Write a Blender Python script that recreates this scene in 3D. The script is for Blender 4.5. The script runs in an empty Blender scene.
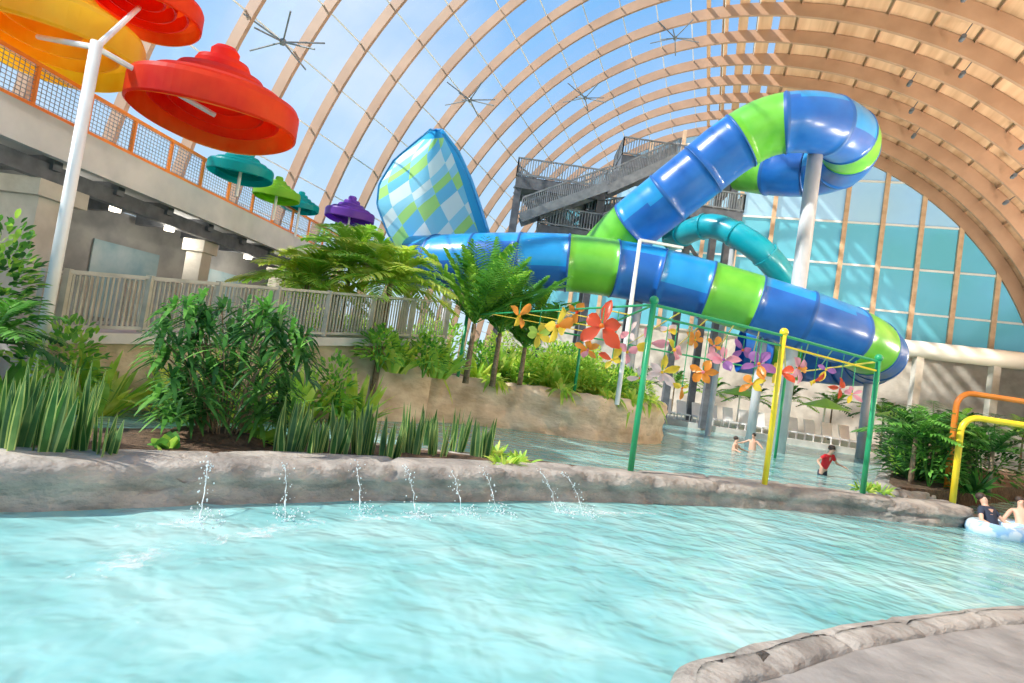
import bpy, bmesh, math, random
from mathutils import Vector, Matrix, noise
random.seed(7)
S=bpy.context.scene
COL=S.collection
# ------------------------------------------------------------------ camera
FPX=620.0; PITCH=math.radians(2.6); ROLL=math.radians(8.5); CH=1.9
cp,sp=math.cos(PITCH),math.sin(PITCH); cr,sr=math.cos(ROLL),math.sin(ROLL)
Fv=Vector((0,cp,sp)); u0=Vector((0,-sp,cp)); r0=Vector((1,0,0))
Rv=r0*cr+u0*sr; Uv=u0*cr-r0*sr
C0=Vector((0,0,CH))
cam=bpy.data.cameras.new("camera"); camo=bpy.data.objects.new("camera",cam); COL.objects.link(camo)
cam.sensor_width=36; cam.lens=FPX/1024*36; cam.clip_end=2000; cam.clip_start=.05
camo.matrix_world=Matrix((( Rv.x,Uv.x,-Fv.x,C0.x),(Rv.y,Uv.y,-Fv.y,C0.y),(Rv.z,Uv.z,-Fv.z,C0.z),(0,0,0,1)))
S.camera=camo
def ray(x,y): return Fv+Rv*((x-512)/FPX)+Uv*((341.5-y)/FPX)
def at(x,y,t): return C0+ray(x,y)*t
def onz(x,y,z):
    d=ray(x,y); return C0+d*((z-CH)/d.z)
# ------------------------------------------------------------------ materials
def newmat(name):
    m=bpy.data.materials.new(name); m.use_nodes=True
    return m,m.node_tree,m.node_tree.nodes["Principled BSDF"]
def pmat(name,c1,c2=None,rough=.5,scale=3,bump=0,bscale=None,metal=0,coord='Object',detail=4,stretch=None,spec=.5,coat=0,trans=0,ramp=(.35,.65),rot=None,bd=.1):
    m,nt,b=newmat(name)
    b.inputs['Roughness'].default_value=rough; b.inputs['Metallic'].default_value=metal
    b.inputs['Specular IOR Level'].default_value=spec
    b.inputs['Coat Weight'].default_value=coat; b.inputs['Coat Roughness'].default_value=.15
    b.inputs['Base Color'].default_value=(*c1,1)
    tc=nt.nodes.new('ShaderNodeTexCoord'); mp=nt.nodes.new('ShaderNodeMapping')
    if rot is not None:
        mr=nt.nodes.new('ShaderNodeMapping'); mr.inputs['Rotation'].default_value=(0,0,rot); nt.links.new(tc.outputs[coord],mr.inputs[0]); nt.links.new(mr.outputs[0],mp.inputs[0])
    else: nt.links.new(tc.outputs[coord],mp.inputs[0])
    if stretch: mp.inputs['Scale'].default_value=stretch
    nz=nt.nodes.new('ShaderNodeTexNoise'); nz.inputs['Scale'].default_value=scale; nz.inputs['Detail'].default_value=detail
    nt.links.new(mp.outputs[0],nz.inputs['Vector'])
    if c2:
        r=nt.nodes.new('ShaderNodeValToRGB'); r.color_ramp.elements[0].color=(*c1,1); r.color_ramp.elements[1].color=(*c2,1)
        r.color_ramp.elements[0].position=ramp[0]; r.color_ramp.elements[1].position=ramp[1]
        nt.links.new(nz.outputs['Fac'],r.inputs[0]); nt.links.new(r.outputs[0],b.inputs['Base Color'])
    if bump:
        n2=nt.nodes.new('ShaderNodeTexNoise'); n2.inputs['Scale'].default_value=bscale or scale*3; n2.inputs['Detail'].default_value=6
        nt.links.new(mp.outputs[0],n2.inputs['Vector'])
        bp=nt.nodes.new('ShaderNodeBump'); bp.inputs['Strength'].default_value=bump; bp.inputs['Distance'].default_value=bd
        nt.links.new(n2.outputs['Fac'],bp.inputs['Height']); nt.links.new(bp.outputs[0],b.inputs['Normal'])
    if trans:
        out=nt.nodes['Material Output']; tr=nt.nodes.new('ShaderNodeBsdfTranslucent'); mx=nt.nodes.new('ShaderNodeMixShader')
        mx.inputs[0].default_value=trans
        if c2: nt.links.new(r.outputs[0],tr.inputs['Color'])
        else: tr.inputs['Color'].default_value=(*c1,1)
        nt.links.new(b.outputs[0],mx.inputs[1]); nt.links.new(tr.outputs[0],mx.inputs[2]); nt.links.new(mx.outputs[0],out.inputs[0])
    return m
def glassmat(name,tint,refl=.06,milk=0,dc=None):
    m=bpy.data.materials.new(name); m.use_nodes=True; nt=m.node_tree; nt.nodes.clear()
    o=nt.nodes.new('ShaderNodeOutputMaterial'); t=nt.nodes.new('ShaderNodeBsdfTransparent'); g=nt.nodes.new('ShaderNodeBsdfGlossy'); mx=nt.nodes.new('ShaderNodeMixShader')
    t.inputs[0].default_value=(*tint,1); g.inputs['Roughness'].default_value=.05; mx.inputs[0].default_value=refl
    nt.links.new(t.outputs[0],mx.inputs[1]); nt.links.new(g.outputs[0],mx.inputs[2]); last=mx
    if milk:
        d=nt.nodes.new('ShaderNodeBsdfDiffuse'); d.inputs[0].default_value=(*(dc or tint),1)
        tc=nt.nodes.new('ShaderNodeTexCoord'); n=nt.nodes.new('ShaderNodeTexNoise'); n.inputs['Scale'].default_value=.25; nt.links.new(tc.outputs['Object'],n.inputs['Vector'])
        mr=nt.nodes.new('ShaderNodeMapRange'); mr.inputs[1].default_value=.3; mr.inputs[2].default_value=.7; mr.inputs[3].default_value=milk*.75; mr.inputs[4].default_value=min(1,milk*1.2); nt.links.new(n.outputs['Fac'],mr.inputs[0])
        m2=nt.nodes.new('ShaderNodeMixShader'); nt.links.new(mr.outputs[0],m2.inputs[0])
        nt.links.new(mx.outputs[0],m2.inputs[1]); nt.links.new(d.outputs[0],m2.inputs[2]); last=m2
    nt.links.new(last.outputs[0],o.inputs[0]); return m
YAW=math.radians(18)
WOOD=pmat('glulam',(.42,.25,.16),(.52,.32,.21),.5,.6)
DECKW=pmat('timber_deck',(.54,.33,.19),(.84,.58,.37),.6,1.6,stretch=(1,.06,1),rot=YAW,ramp=(.3,.7))
WHITE=pmat('white_paint',(.82,.82,.80),(.9,.9,.88),.4,2)
GREYP=pmat('grey_paint',(.50,.52,.54),(.58,.6,.62),.4,2)
CREAM=pmat('cream_duct',(.80,.75,.64),(.85,.80,.7),.4,1)
STEEL=pmat('grey_steel',(.22,.24,.26),(.32,.34,.36),.45,3,metal=.3)
DKSTEEL=pmat('dark_steel',(.10,.11,.13),(.17,.18,.20),.5,3)
CONC=pmat('concrete',(.56,.52,.45),(.70,.66,.58),.8,1.5,bump=.2)
CONCG=pmat('fascia',(.56,.58,.59),(.68,.69,.69),.7,1.2)
ROCK=pmat('rock',(.22,.195,.17),(.50,.45,.39),.8,2.0,bump=.8,bscale=6,detail=9,ramp=(.30,.70),stretch=(1,1,1.8))
ROCKB=pmat('rock_beige',(.52,.38,.24),(.84,.70,.52),.8,1.2,bump=.8,bscale=3,detail=8,ramp=(.3,.7),stretch=(1,1,2))
SOIL=pmat('soil',(.08,.05,.03),(.2,.12,.07),.95,8,bump=.6)
DECK=pmat('pool_deck',(.21,.195,.18),(.34,.315,.29),.75,2.5,bump=.3,detail=9)
DECKP=pmat('pale_deck',(.50,.47,.42),(.62,.58,.53),.75,2.5,bump=.2,detail=9)
BLUE=pmat('slide_blue',(.01,.12,.48),(.02,.16,.55),.3,1,coat=.25)
CYAN=pmat('slide_light_blue',(.01,.27,.66),(.02,.32,.72),.3,1,coat=.25)
GREEN=pmat('slide_green',(.12,.50,.04),(.18,.58,.06),.3,1,coat=.25)
FLANGE=pmat('slide_flange',(.02,.12,.40),None,.4,1)
TEAL=pmat('teal_gel',(.0,.36,.46),(.02,.44,.54),.3,1,coat=.3)
GPAINT=pmat('green_paint',(.02,.32,.12),(.03,.38,.16),.3,2)
YPAINT=pmat('yellow_paint',(.95,.66,.02),(1,.74,.05),.3,2)
OPAINT=pmat('orange_paint',(.9,.26,.03),(.95,.32,.05),.3,2)
def leafm(n,a,b,t=.35): return pmat(n,a,b,.45,2.5,trans=t,spec=.4)
LDK=leafm('leaf_dark',(.02,.10,.02),(.08,.24,.05))
LMD=leafm('leaf_mid',(.08,.30,.04),(.22,.52,.09))
LLT=leafm('leaf_light',(.28,.58,.05),(.55,.82,.15),.45)
LYL=leafm('leaf_yellow',(.55,.72,.06),(.85,.92,.25),.45)
LSN=leafm('leaf_snake',(.04,.14,.04),(.18,.34,.12))
LSE=leafm('leaf_snake_edge',(.30,.44,.12),(.5,.6,.22))
TRUNK=pmat('palm_trunk',(.20,.14,.08),(.38,.28,.18),.85,8,bump=.5)
def watermat():
    m,nt,b=newmat('turquoise_water')
    tc=nt.nodes.new('ShaderNodeTexCoord')
    n=nt.nodes.new('ShaderNodeTexNoise'); n.inputs['Scale'].default_value=.6; n.inputs['Detail'].default_value=5; n.inputs['Roughness'].default_value=.5; n.inputs['Distortion'].default_value=.4
    nt.links.new(tc.outputs['Object'],n.inputs['Vector'])
    r=nt.nodes.new('ShaderNodeValToRGB'); e=r.color_ramp.elements
    e[0].position=.30; e[0].color=(.15,.42,.42,1); e[1].position=.72; e[1].color=(.46,.68,.65,1)
    x=e.new(.5); x.color=(.27,.55,.54,1)
    nt.links.new(n.outputs['Fac'],r.inputs[0]); nt.links.new(r.outputs[0],b.inputs['Base Color'])
    b.inputs['Roughness'].default_value=.1; b.inputs['IOR'].default_value=1.33; b.inputs['Specular IOR Level'].default_value=.45
    n1=nt.nodes.new('ShaderNodeTexNoise'); n1.inputs['Scale'].default_value=2.6; n1.inputs['Detail'].default_value=2.2; n1.inputs['Distortion'].default_value=.25; n1.inputs['Roughness'].default_value=.45
    nt.links.new(tc.outputs['Object'],n1.inputs['Vector'])
    bp=nt.nodes.new('ShaderNodeBump'); bp.inputs['Strength'].default_value=.7; bp.inputs['Distance'].default_value=.11
    nt.links.new(n1.outputs['Fac'],bp.inputs['Height']); nt.links.new(bp.outputs[0],b.inputs['Normal'])
    return m
WATER=watermat()
JET=pmat('white_water',(.85,.93,.95),None,.15,1,trans=.4)
# ------------------------------------------------------------------ mesh builder
class MB:
    def __init__(s): s.v=[];s.f=[];s.mi=[]
    def add(s,v,f,mi=0):
        o=len(s.v); s.v+= [tuple(p) for p in v]; s.f+=[tuple(i+o for i in q) for q in f]; s.mi+=[mi]*len(f)
    def tube(s,path,r,n=8,mi=0,caps=True,fn=None):
        path=[Vector(p) for p in path]; m=len(path)
        rs=r if isinstance(r,(list,tuple)) else [r]*m
        T=[(path[min(i+1,m-1)]-path[max(i-1,0)]).normalized() for i in range(m)]
        a=Vector((0,0,1)) if abs(T[0].z)<.9 else Vector((1,0,0))
        N=(a-T[0]*a.dot(T[0])).normalized(); v=[];f=[];mm=[]
        for i in range(m):
            N=(N-T[i]*N.dot(T[i])).normalized(); B=T[i].cross(N)
            for k in range(n):
                an=2*math.pi*k/n; v.append(path[i]+(N*math.cos(an)+B*math.sin(an))*rs[i])
        for i in range(m-1):
            for k in range(n):
                k2=(k+1)%n; f.append((i*n+k,i*n+k2,(i+1)*n+k2,(i+1)*n+k))
                mm.append(fn(i,(v[i*n+k]-path[i])) if fn else (mi[i] if isinstance(mi,list) else mi))
        if caps: f.append(tuple(range(n-1,-1,-1))); f.append(tuple((m-1)*n+k for k in range(n))); mm+=[mm[0],mm[-1]]
        o=len(s.v); s.v+=[tuple(p) for p in v]; s.f+=[tuple(i+o for i in q) for q in f]; s.mi+=mm
        return s
    def beam(s,p,q,w,h,up=Vector((0,0,1)),mi=0):
        p=Vector(p);q=Vector(q); t=(q-p).normalized()
        if abs(t.dot(up))>.99: up=Vector((1,0,0))
        a=t.cross(up).normalized(); b=a.cross(t).normalized(); v=[]
        for c in (p,q):
            for i,j in ((-1,-1),(1,-1),(1,1),(-1,1)): v.append(c+a*(i*w/2)+b*(j*h/2))
        s.add(v,[(3,2,1,0),(4,5,6,7),(0,1,5,4),(1,2,6,5),(2,3,7,6),(3,0,4,7)],mi)
        return s
    def prism(s,poly,z0,z1,mi=0):
        n=len(poly); v=[(p[0],p[1],z0) for p in poly]+[(p[0],p[1],z1) for p in poly]
        f=[tuple(range(n-1,-1,-1)),tuple(range(n,2*n))]+[(i,(i+1)%n,n+(i+1)%n,n+i) for i in range(n)]
        s.add(v,f,mi); return s
    def lathe(s,c,prof,n=32,mi=0,wob=0):
        c=Vector(c); v=[];f=[];m=len(prof)
        for r,z in prof:
            for k in range(n):
                a=2*math.pi*k/n; v.append(c+Vector((r*math.cos(a),r*math.sin(a),z+wob*r*math.sin(2*a+1))))
        for i in range(m-1):
            for k in range(n):
                k2=(k+1)%n; f.append((i*n+k,i*n+k2,(i+1)*n+k2,(i+1)*n+k))
        s.add(v,f,mi); return s
    def ball(s,c,rx,ry,rz,n=12,mi=0):
        c=Vector(c);v=[];f=[];m=8 if n>6 else 4
        for i in range(m+1):
            th=math.pi*i/m
            for k in range(n):
                a=2*math.pi*k/n; v.append(c+Vector((rx*math.sin(th)*math.cos(a),ry*math.sin(th)*math.sin(a),-rz*math.cos(th))))
        for i in range(m):
            for k in range(n):
                k2=(k+1)%n; f.append((i*n+k,i*n+k2,(i+1)*n+k2,(i+1)*n+k))
        s.add(v,f,mi); return s
    def obj(s,name,mats,parent=None,smooth=False,origin=None):
        me=bpy.data.meshes.new(name); o=Vector(origin) if origin is not None else Vector((0,0,0))
        if origin is None and s.v:
            xs=[p[0] for p in s.v];ys=[p[1] for p in s.v];zs=[p[2] for p in s.v]
            o=Vector(((min(xs)+max(xs))/2,(min(ys)+max(ys))/2,min(zs)))
        me.from_pydata([tuple(Vector(p)-o) for p in s.v],[],s.f)
        if not isinstance(mats,(list,tuple)): mats=[mats]
        for m in mats: me.materials.append(m)
        me.polygons.foreach_set('material_index',s.mi); me.polygons.foreach_set('use_smooth',[smooth]*len(s.f)); me.update()
        ob=bpy.data.objects.new(name,me); COL.objects.link(ob); ob.location=o
        if parent: par(ob,parent)
        return ob
def par(ob,p):
    ob.parent=p; ob.matrix_parent_inverse=Matrix.Translation(-Vector(p.location)) if p.rotation_euler[:]==(0,0,0) else p.matrix_basis.inverted()
def empty(name,loc):
    e=bpy.data.objects.new(name,None); COL.objects.link(e); e.location=loc; e.empty_display_size=.2; return e
def tag(o,label,cat,group=None,kind=None):
    o["label"]=label; o["category"]=cat
    if group: o["group"]=group
    if kind: o["kind"]=kind
    return o
def struct(o,label,cat): return tag(o,label,cat,kind="structure")
def cat_rom(P,step):
    P=[Vector(p) for p in P]; out=[]
    Q=[P[0]*2-P[1]]+P+[P[-1]*2-P[-2]]
    for i in range(1,len(Q)-2):
        a,b,c,d=Q[i-1],Q[i],Q[i+1],Q[i+2]
        for k in range(20):
            t=k/20; out.append(.5*((2*b)+(c-a)*t+(2*a-5*b+4*c-d)*t*t+(3*b-a-3*c+d)*t**3))
    out.append(P[-1]); res=[out[0]]; acc=0
    for i in range(1,len(out)):
        seg=(out[i]-out[i-1]).length; pos=0
        while acc+seg-pos>=step:
            pos+=step-acc; acc=0; res.append(out[i-1].lerp(out[i],pos/seg))
        acc+=seg-pos
    if (res[-1]-P[-1]).length>step*.3: res.append(P[-1])
    return res
# ------------------------------------------------------------------ hall shell
AX=Vector((math.sin(YAW),math.cos(YAW),0)); LX=Vector((math.cos(YAW),-math.sin(YAW),0))
W,WR,H,GD=21.0,24.6,24.2,56.0
def hall(s,l,z): return AX*s+LX*l+Vector((0,0,z))
def ell(th,k=0):
    c=math.cos(th); return ((WR if c>0 else W)+k)*c,CH+(H+k)*math.sin(th)
A0=math.radians(-4.4); A1=math.radians(184.4); AB=math.radians(87)
def roof_hit(x,y,shr=1):
    d=ray(x,y); l=d.dot(LX); ww=WR if l>0 else W; return C0+d*(1/math.sqrt((l/(ww-shr))**2+(d.z/(H-shr))**2))
N=72; RS=2.9; NR=20
for k in range(NR):
    s=GD-.2-RS*k
    m=MB(); v=[];f=[]
    for i in range(N+1):
        th=A0+(A1-A0)*i/N
        q=min(1,max(0,(math.degrees(th)-70)/50)); dp=.95*(1-q)+.55*q; hw=.11*(1-q)+.08*q
        for ds,kk in ((-hw,-dp),(hw,-dp),(hw,-.02),(-hw,-.02)):
            l,z=ell(th,kk); v.append(hall(s+ds,l,max(z,-.1)))
    for i in range(N):
        for j in range(4):
            j2=(j+1)%4; f.append((i*4+j,i*4+j2,(i+1)*4+j2,(i+1)*4+j))
    m.add(v,f); o=m.obj('timber_arch',WOOD)
    tag(o,"curved glued-laminated timber arch spanning the hall roof","arch","timber roof arches")
SB=GD-RS*(NR-1)-.5
pn=1
for i in range(0,33):
    th=math.radians(2+i*5.5)
    m=MB(); l,z=ell(th,-.06)
    nrm=(LX*math.cos(th)/W+Vector((0,0,1))*math.sin(th)/H).normalized()
    m.beam(hall(SB,l,z),hall(GD,l,z),.06,.10,up=nrm)
    o=m.obj('trim_%d'%pn,WHITE if th>AB else WOOD); pn+=1
    struct(o,"slim roof purlin running along the hall","roof purlin")
def shell(t0,t1,k,mat,name,thick=.0,n=40):
    m=MB(); v=[];f=[]
    for i in range(n+1):
        th=t0+(t1-t0)*i/n; l,z=ell(th,k)
        for s in (SB,GD): v.append(hall(s,l,z))
        if thick:
            l,z=ell(th,k+thick)
            for s in (SB,GD): v.append(hall(s,l,z))
    q=4 if thick else 2
    for i in range(n):
        f.append((i*q,i*q+1,(i+1)*q+1,(i+1)*q))
        if thick: f.append((i*q+2,(i+1)*q+2,(i+1)*q+3,i*q+3))
    m.add(v,f); return m.obj(name,mat,smooth=True)
GL=glassmat('roof_glass',(.97,.985,1),.04)
o=shell(AB,A1,.06,GL,'window_1'); struct(o,"clear curved glass roof over timber arches","glass roof")
o=shell(A0,AB,.02,DECKW,'ceiling',.15); struct(o,"timber boarded curved ceiling between arches","ceiling")
for a,b in ((88.0,90.2),(91.6,93.2),(94.8,95.9),(97.8,98.5)):
    o=shell(math.radians(a),math.radians(b),-.02,DECKW,'trim_%d'%pn,.06,3); pn+=1; struct(o,"timber ceiling board strip beside the glazing","ceiling board")
ZG=7.6
GT=glassmat('tinted_glass',(.42,.78,.86),.04,.75,(.16,.56,.66)); GC=glassmat('hazy_glass',(.80,.92,.97),.04,.55,(.45,.72,.80))
def elz(l): return CH+H*math.sqrt(max(0,1-(l/(WR if l>0 else W))**2))
def gpatch(z0,z1,mat,name):
    m=MB(); n=80; v=[];f=[]
    for i in range(n+1):
        l=-W+(W+WR)*i/n; zt=max(elz(l),0); a=min(z0,zt); b=min(z1,zt)
        v+= [hall(GD,l,a),hall(GD,l,b)]
    for i in range(n): f.append((2*i,2*i+2,2*i+3,2*i+1))
    m.add(v,f); return m.obj(name,mat)
struct(gpatch(-.2,ZG,CONC,'wall_far'),"beige end wall beneath the glazed gable","wall")
w2=gpatch(ZG,18,GT,'window_2'); struct(w2,"turquoise tinted glazed gable with timber mullions","gable window")
w3=gpatch(18,40,GC,'window_3'); struct(w3,"hazy pale blue upper gable glazing with timber mullions","gable window")
for i in range(-7,9):
    l=i*2.75+.6
    if l<-W+.5 or l>WR-.5: continue
    zt=elz(l); m=MB(); m.beam(hall(GD-.15,l,ZG),hall(GD-.15,l,min(18,zt)),.34,.3,up=AX); m.obj('mullion',DECKW,w2)
    if zt>18.2:
        m=MB(); m.beam(hall(GD-.15,l,18),hall(GD-.15,l,zt),.34,.3,up=AX); m.obj('mullion',DECKW,w3)
for z in (7.6,11,14.5,18,21.5,24.2):
    q=math.sqrt(max(0,1-((z-CH)/H)**2)); m=MB(); m.beam(hall(GD-.1,-W*q,z),hall(GD-.1,WR*q,z),.12,.16)
    m.obj('transom',WHITE if z>8 else CONC,w2 if z<18 else w3)
m=MB(); m.prism([(-400,-200),(500,-200),(500,500),(-400,500)],-1.6,-1.2); struct(m.obj('floor',pmat('grass',(.10,.2,.05),(.2,.32,.1),.9,.5)),"grassy ground around the hall","ground")
FS=40
m=MB(); m.prism([tuple(hall(a,b,0))[:2] for a,b in ((-9,-20.9),(-9,24.2),(FS+.2,24.2),(FS+.2,-20.9))],-.9,0)
tag(m.obj('pool_water',WATER,origin=(0,0,0)),"rippling milky turquoise pool water","water",kind="stuff")
def floorp(poly,z0,z1,mat,name,label):
    m=MB(); m.prism(poly,z0,z1); return struct(m.obj(name,mat,origin=(0,0,0)),label,"floor")
H2=lambda s,l: tuple(hall(s,l,0))[:2]
floorp([H2(FS,-20.8),H2(FS,24.2),H2(GD-.25,24.2),H2(GD-.25,-20.8)],-.8,.35,DECKP,'floor_far',"pale concrete pool deck along the end wall")
# balcony
BD=Vector((.141,.99,0)).normalized(); B0=Vector((-11.4,12.8,0))
def bl(s): return B0+BD*s
def toL(p,l): return p+LX*(l-p.dot(LX))
Z=lambda z: Vector((0,0,z))
floorp([tuple(bl(-11))[:2],tuple(bl(17))[:2],tuple(toL(bl(17),-20.2))[:2],tuple(toL(bl(-11),-20.2))[:2]],-.8,.55,DECKP,'floor_left',"pale deck under the balcony")
bal=empty('balcony',bl(3)+Z(5.2))
m=MB(); q=[bl(-11),bl(17),toL(bl(17),-20.1),toL(bl(-11),-20.1)]
m.prism([tuple(p)[:2] for p in q],5.35,6.0); m.obj('floor_slab',CONCG,bal)
off=LX*.12
MB().beam(bl(-11)+Z(5.6)+off,bl(17)+Z(5.6)+off,.25,.85).obj('fascia',CONCG,bal)
for i in range(14):
    p=bl(-10+2*i); MB().beam(p+Vector((-.3,0,5.18)),toL(p,-19.8)+Z(5.18),.22,.34).obj('soffit_beam',DKSTEEL,bal)
MB().beam(bl(-11)+Vector((-.6,0,4.95)),bl(17)+Vector((-.6,0,4.95)),.3,.4).obj('edge_beam',DKSTEEL,bal)
tag(bal,"long grey concrete balcony with dark steel beams beneath","balcony")
rl=empty('balcony_railing',bl(3)+Z(6))
for i in range(20): p=bl(-11+i*1.47); MB().beam(p+Z(6),p+Z(7.05),.08,.08).obj('post',OPAINT,rl)
for z in (7.05,6.12): MB().beam(bl(-11)+Z(z),bl(17)+Z(z),.09,.09).obj('rail',OPAINT,rl)
m=MB()
for i in range(9): z=6.2+.095*i; m.beam(bl(-11)+Z(z),bl(17)+Z(z),.014,.014)
for i in range(230): p=bl(-11+i*.1217); m.beam(p+Z(6.12),p+Z(7.05),.012,.012)
m.obj('mesh_infill',STEEL,rl)
tag(rl,"orange metal railing with wire infill on the balcony","railing")
for s,ww in ((-6,.7),(2.6,1.1),(9,.6),(14.5,.6)):
    p=bl(s)+Vector((-1.2,0,0)); e=empty('concrete_column',p)
    MB().beam(p+Z(.5),p+Z(4.4),ww,ww*.9,up=BD).obj('shaft',CONC,e); MB().beam(p+Z(4.35),p+Z(4.76),ww*1.35,ww*1.3,up=BD).obj('capital',CONC,e)
    tag(e,"beige concrete column under the balcony","column","balcony columns")
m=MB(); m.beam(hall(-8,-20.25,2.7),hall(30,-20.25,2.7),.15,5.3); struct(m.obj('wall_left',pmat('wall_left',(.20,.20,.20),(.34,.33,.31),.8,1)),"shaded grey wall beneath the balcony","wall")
WG=pmat('service_glass',(.24,.36,.40),(.42,.50,.52),.1,1)
for i in range(5):
    a=hall(8+i*4.3,-20.12,0); w=MB(); w.beam(a+Z(1.6),a+Z(4.2),2.6,.06,up=LX); e=w.obj('window_%d'%(4+i),WG); struct(e,"large interior window beneath the balcony","window")
LG=pmat('lamp_glow',(1,.95,.85)); LG.node_tree.nodes['Principled BSDF'].inputs['Emission Color'].default_value=(1,.9,.7,1); LG.node_tree.nodes['Principled BSDF'].inputs['Emission Strength'].default_value=4
for i in range(7):
    b=bl(-2+2.4*i); p=toL(b,b.dot(LX)-1.8)+Z(4.9); m=MB(); m.lathe(p,[(0,-.06),(.16,-.06),(.16,.12),(0,.12)],16)
    tag(m.obj('ceiling_light',LG),"small round downlight under the balcony","light","balcony downlights")
    if i%2==0:
        L=bpy.data.lights.new('downlight','POINT'); L.energy=60; L.shadow_soft_size=.2; L.color=(1,.93,.82); lo=bpy.data.objects.new('downlight',L); COL.objects.link(lo); lo.location=p-Z(.35)
# ------------------------------------------------------------------ ramp with fence
fa=at(58,330,11); fb=at(445,336,18); fa.z=1.4; fb.z=2.5
ramp=empty('fenced_ramp',Vector((fa.x,fa.y,0)))
sd=(fb-fa).cross(Z(1)).normalized()*-1
FEN=pmat('fence_taupe',(.38,.36,.29),(.52,.49,.40),.6,3)
MB().beam(fa+sd*.8+Z(-.12),fb+sd*.8+Z(-.12),1.8,.2).obj('ramp_deck',CONC,ramp)
a=fa+sd*.3; b=fb+sd*.3; m=MB(); c1=sd*.35
m.add([(a.x,a.y,-.3),(b.x,b.y,-.3),(b.x,b.y,b.z-.2),(a.x,a.y,a.z-.2)]+[tuple(Vector(p)+c1) for p in ((a.x,a.y,-.3),(b.x,b.y,-.3),(b.x,b.y,b.z-.2),(a.x,a.y,a.z-.2))],[(3,2,1,0),(4,5,6,7),(0,1,5,4),(1,2,6,5),(2,3,7,6),(3,0,4,7)])
m.obj('ramp_wall',ROCKB,ramp)
for side in (0,1.6):
    m=MB(); n=105
    for i in range(n):
        p=fa.lerp(fb,i/(n-1))+sd*side; m.beam(p+Z(.06),p+Z(1.02),.055,.025)
    m.obj('pickets',FEN,ramp)
    for z in (1.07,.08): MB().beam(fa+sd*side+Z(z),fb+sd*side+Z(z),.1,.06).obj('fence_rail',FEN,ramp)
    for i in range(8):
        p=fa.lerp(fb,i/7)+sd*side; MB().beam(p,p+Z(1.12),.11,.11).obj('fence_post',FEN,ramp)
tag(ramp,"sloping walkway with taupe slatted fence","ramp")
# ------------------------------------------------------------------ rock ledges
def ledge(P,h,w,mat,name,label,amp=.07,seed=0,parent=None,cl=1.3):
    pts=cat_rom([(p[0],p[1],0) for p in P],.09); m=MB(); v=[];f=[]
    prof=[(.0,-.5),(-.02,0),(.0,h*.15),(.0,h*.3),(.03,h*.42),(-.02,h*.52),(-.02,h*.66),(.01,h*.8),(.05,h*.92),(.12,h*.99),(.2,h*1.01),(w*.4,h*1.02),(w*.55,h*1.02),(w*.7,h*1.02),(w*.82,h),(w*.95,h*.93),(w,h*.7),(w,-.5)]
    q=len(prof); n=len(pts)
    for i,p in enumerate(pts):
        t=(pts[min(i+1,n-1)]-pts[max(i-1,0)]).normalized(); nn=Vector((-t.y,t.x,0)); s_=i*.09
        for (a,z) in prof:
            c=p+nn*a; c.z=z; k=Vector((p.x*.9+seed,p.y*.9,a*2+z*2))
            d=noise.noise(k)*amp*1.3+noise.noise(k*3.1)*amp*.7+noise.noise(k*8)*amp*.25
            g=s_/cl+.35*math.sin(s_*.45)+.15*math.sin(z*9)+.12*math.sin(a*5)
            cell=math.floor(g); st=(math.sin(cell*12.9+seed)*.5)*amp*.7
            fr=abs(g%1-.5)*2; crack=-.05 if fr>.93 else 0
            c+=nn*(-d-crack*(1 if a<.1 else 0)); c.z+= (d*.35+st+crack*.8) if z>h*.35 else 0
            v.append(c)
    for i in range(n-1):
        for j in range(q-1): f.append((i*q+j,(i+1)*q+j,(i+1)*q+j+1,i*q+j+1))
    f.append(tuple(range(q))); f.append(tuple((n-1)*q+j for j in range(q-1,-1,-1)))
    m.add(v,f); o=m.obj(name,mat,smooth=True,parent=parent,origin=(0,0,0))
    if label: tag(o,label,"rock wall")
    return o
LP=[(-9.5,2.3),(-6.2,4.3)]+[tuple(onz(x,y,0))[:2] for x,y in ((0,513),(150,508),(300,502),(450,501),(600,502),(750,508),(850,516),(930,526),(975,527))]
ledge(LP,.43,.85,ROCK,'rock_ledge',"long weathered grey faux-rock ledge edging the pool",cl=1.9)
CP=[(.9,.3),(.95,2.2)]+[tuple(onz(x,y,.1))[:2] for x,y in ((672,690),(735,660),(820,636),(915,621),(1024,612))]+[(8.5,8.0),(12,8.8)]
def offs(P,d):
    out=[]
    for i,p in enumerate(P):
        a=Vector(P[max(i-1,0)]);b=Vector(P[min(i+1,len(P)-1)]); t=(b-a).normalized(); out.append((p[0]-t.y*d,p[1]+t.x*d))
    return out
ledge(CP[::-1],.19,.36,ROCK,'rock_curb',"low grey faux-rock curb beside the deck",amp=.03,seed=5,cl=1.1)
ins=offs(CP[::-1],.28)
floorp(ins+[(1.5,-3),(14,-3)],-.6,.15,DECK,'floor_near',"grey textured concrete pool deck")
back=[(-9.5,4.6),(-6.8,6.4),(-5.4,7.6),(-4.2,9.3),(-2.2,10.2),(-.4,10.8),(1.2,11.2)]
bedfront=offs(LP[:7],.6)
m=MB(); m.prism(bedfront+[(1.9,11.3)]+back[::-1],-.5,.38); tag(m.obj('planting_bed',SOIL,origin=(0,0,0)),"dark soil planting bed behind the rock ledge","soil")
ledge(back[::-1],.38,.3,ROCK,'rock_edge',"low rock edging behind the planting bed",amp=.04,seed=9)
PP=[(-9.6,16.5),(-7.5,15.6),(-5,16.2),(-3.2,18.2),(0,20),(3.2,20.7),(5.6,22.6),(6.6,26),(6.2,31),(4,36)]
ledge(PP,1.5,.6,ROCKB,'rock_planter',"tall beige faux-rock planter wall beside the river",amp=.14,seed=3,cl=2.2)
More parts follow.
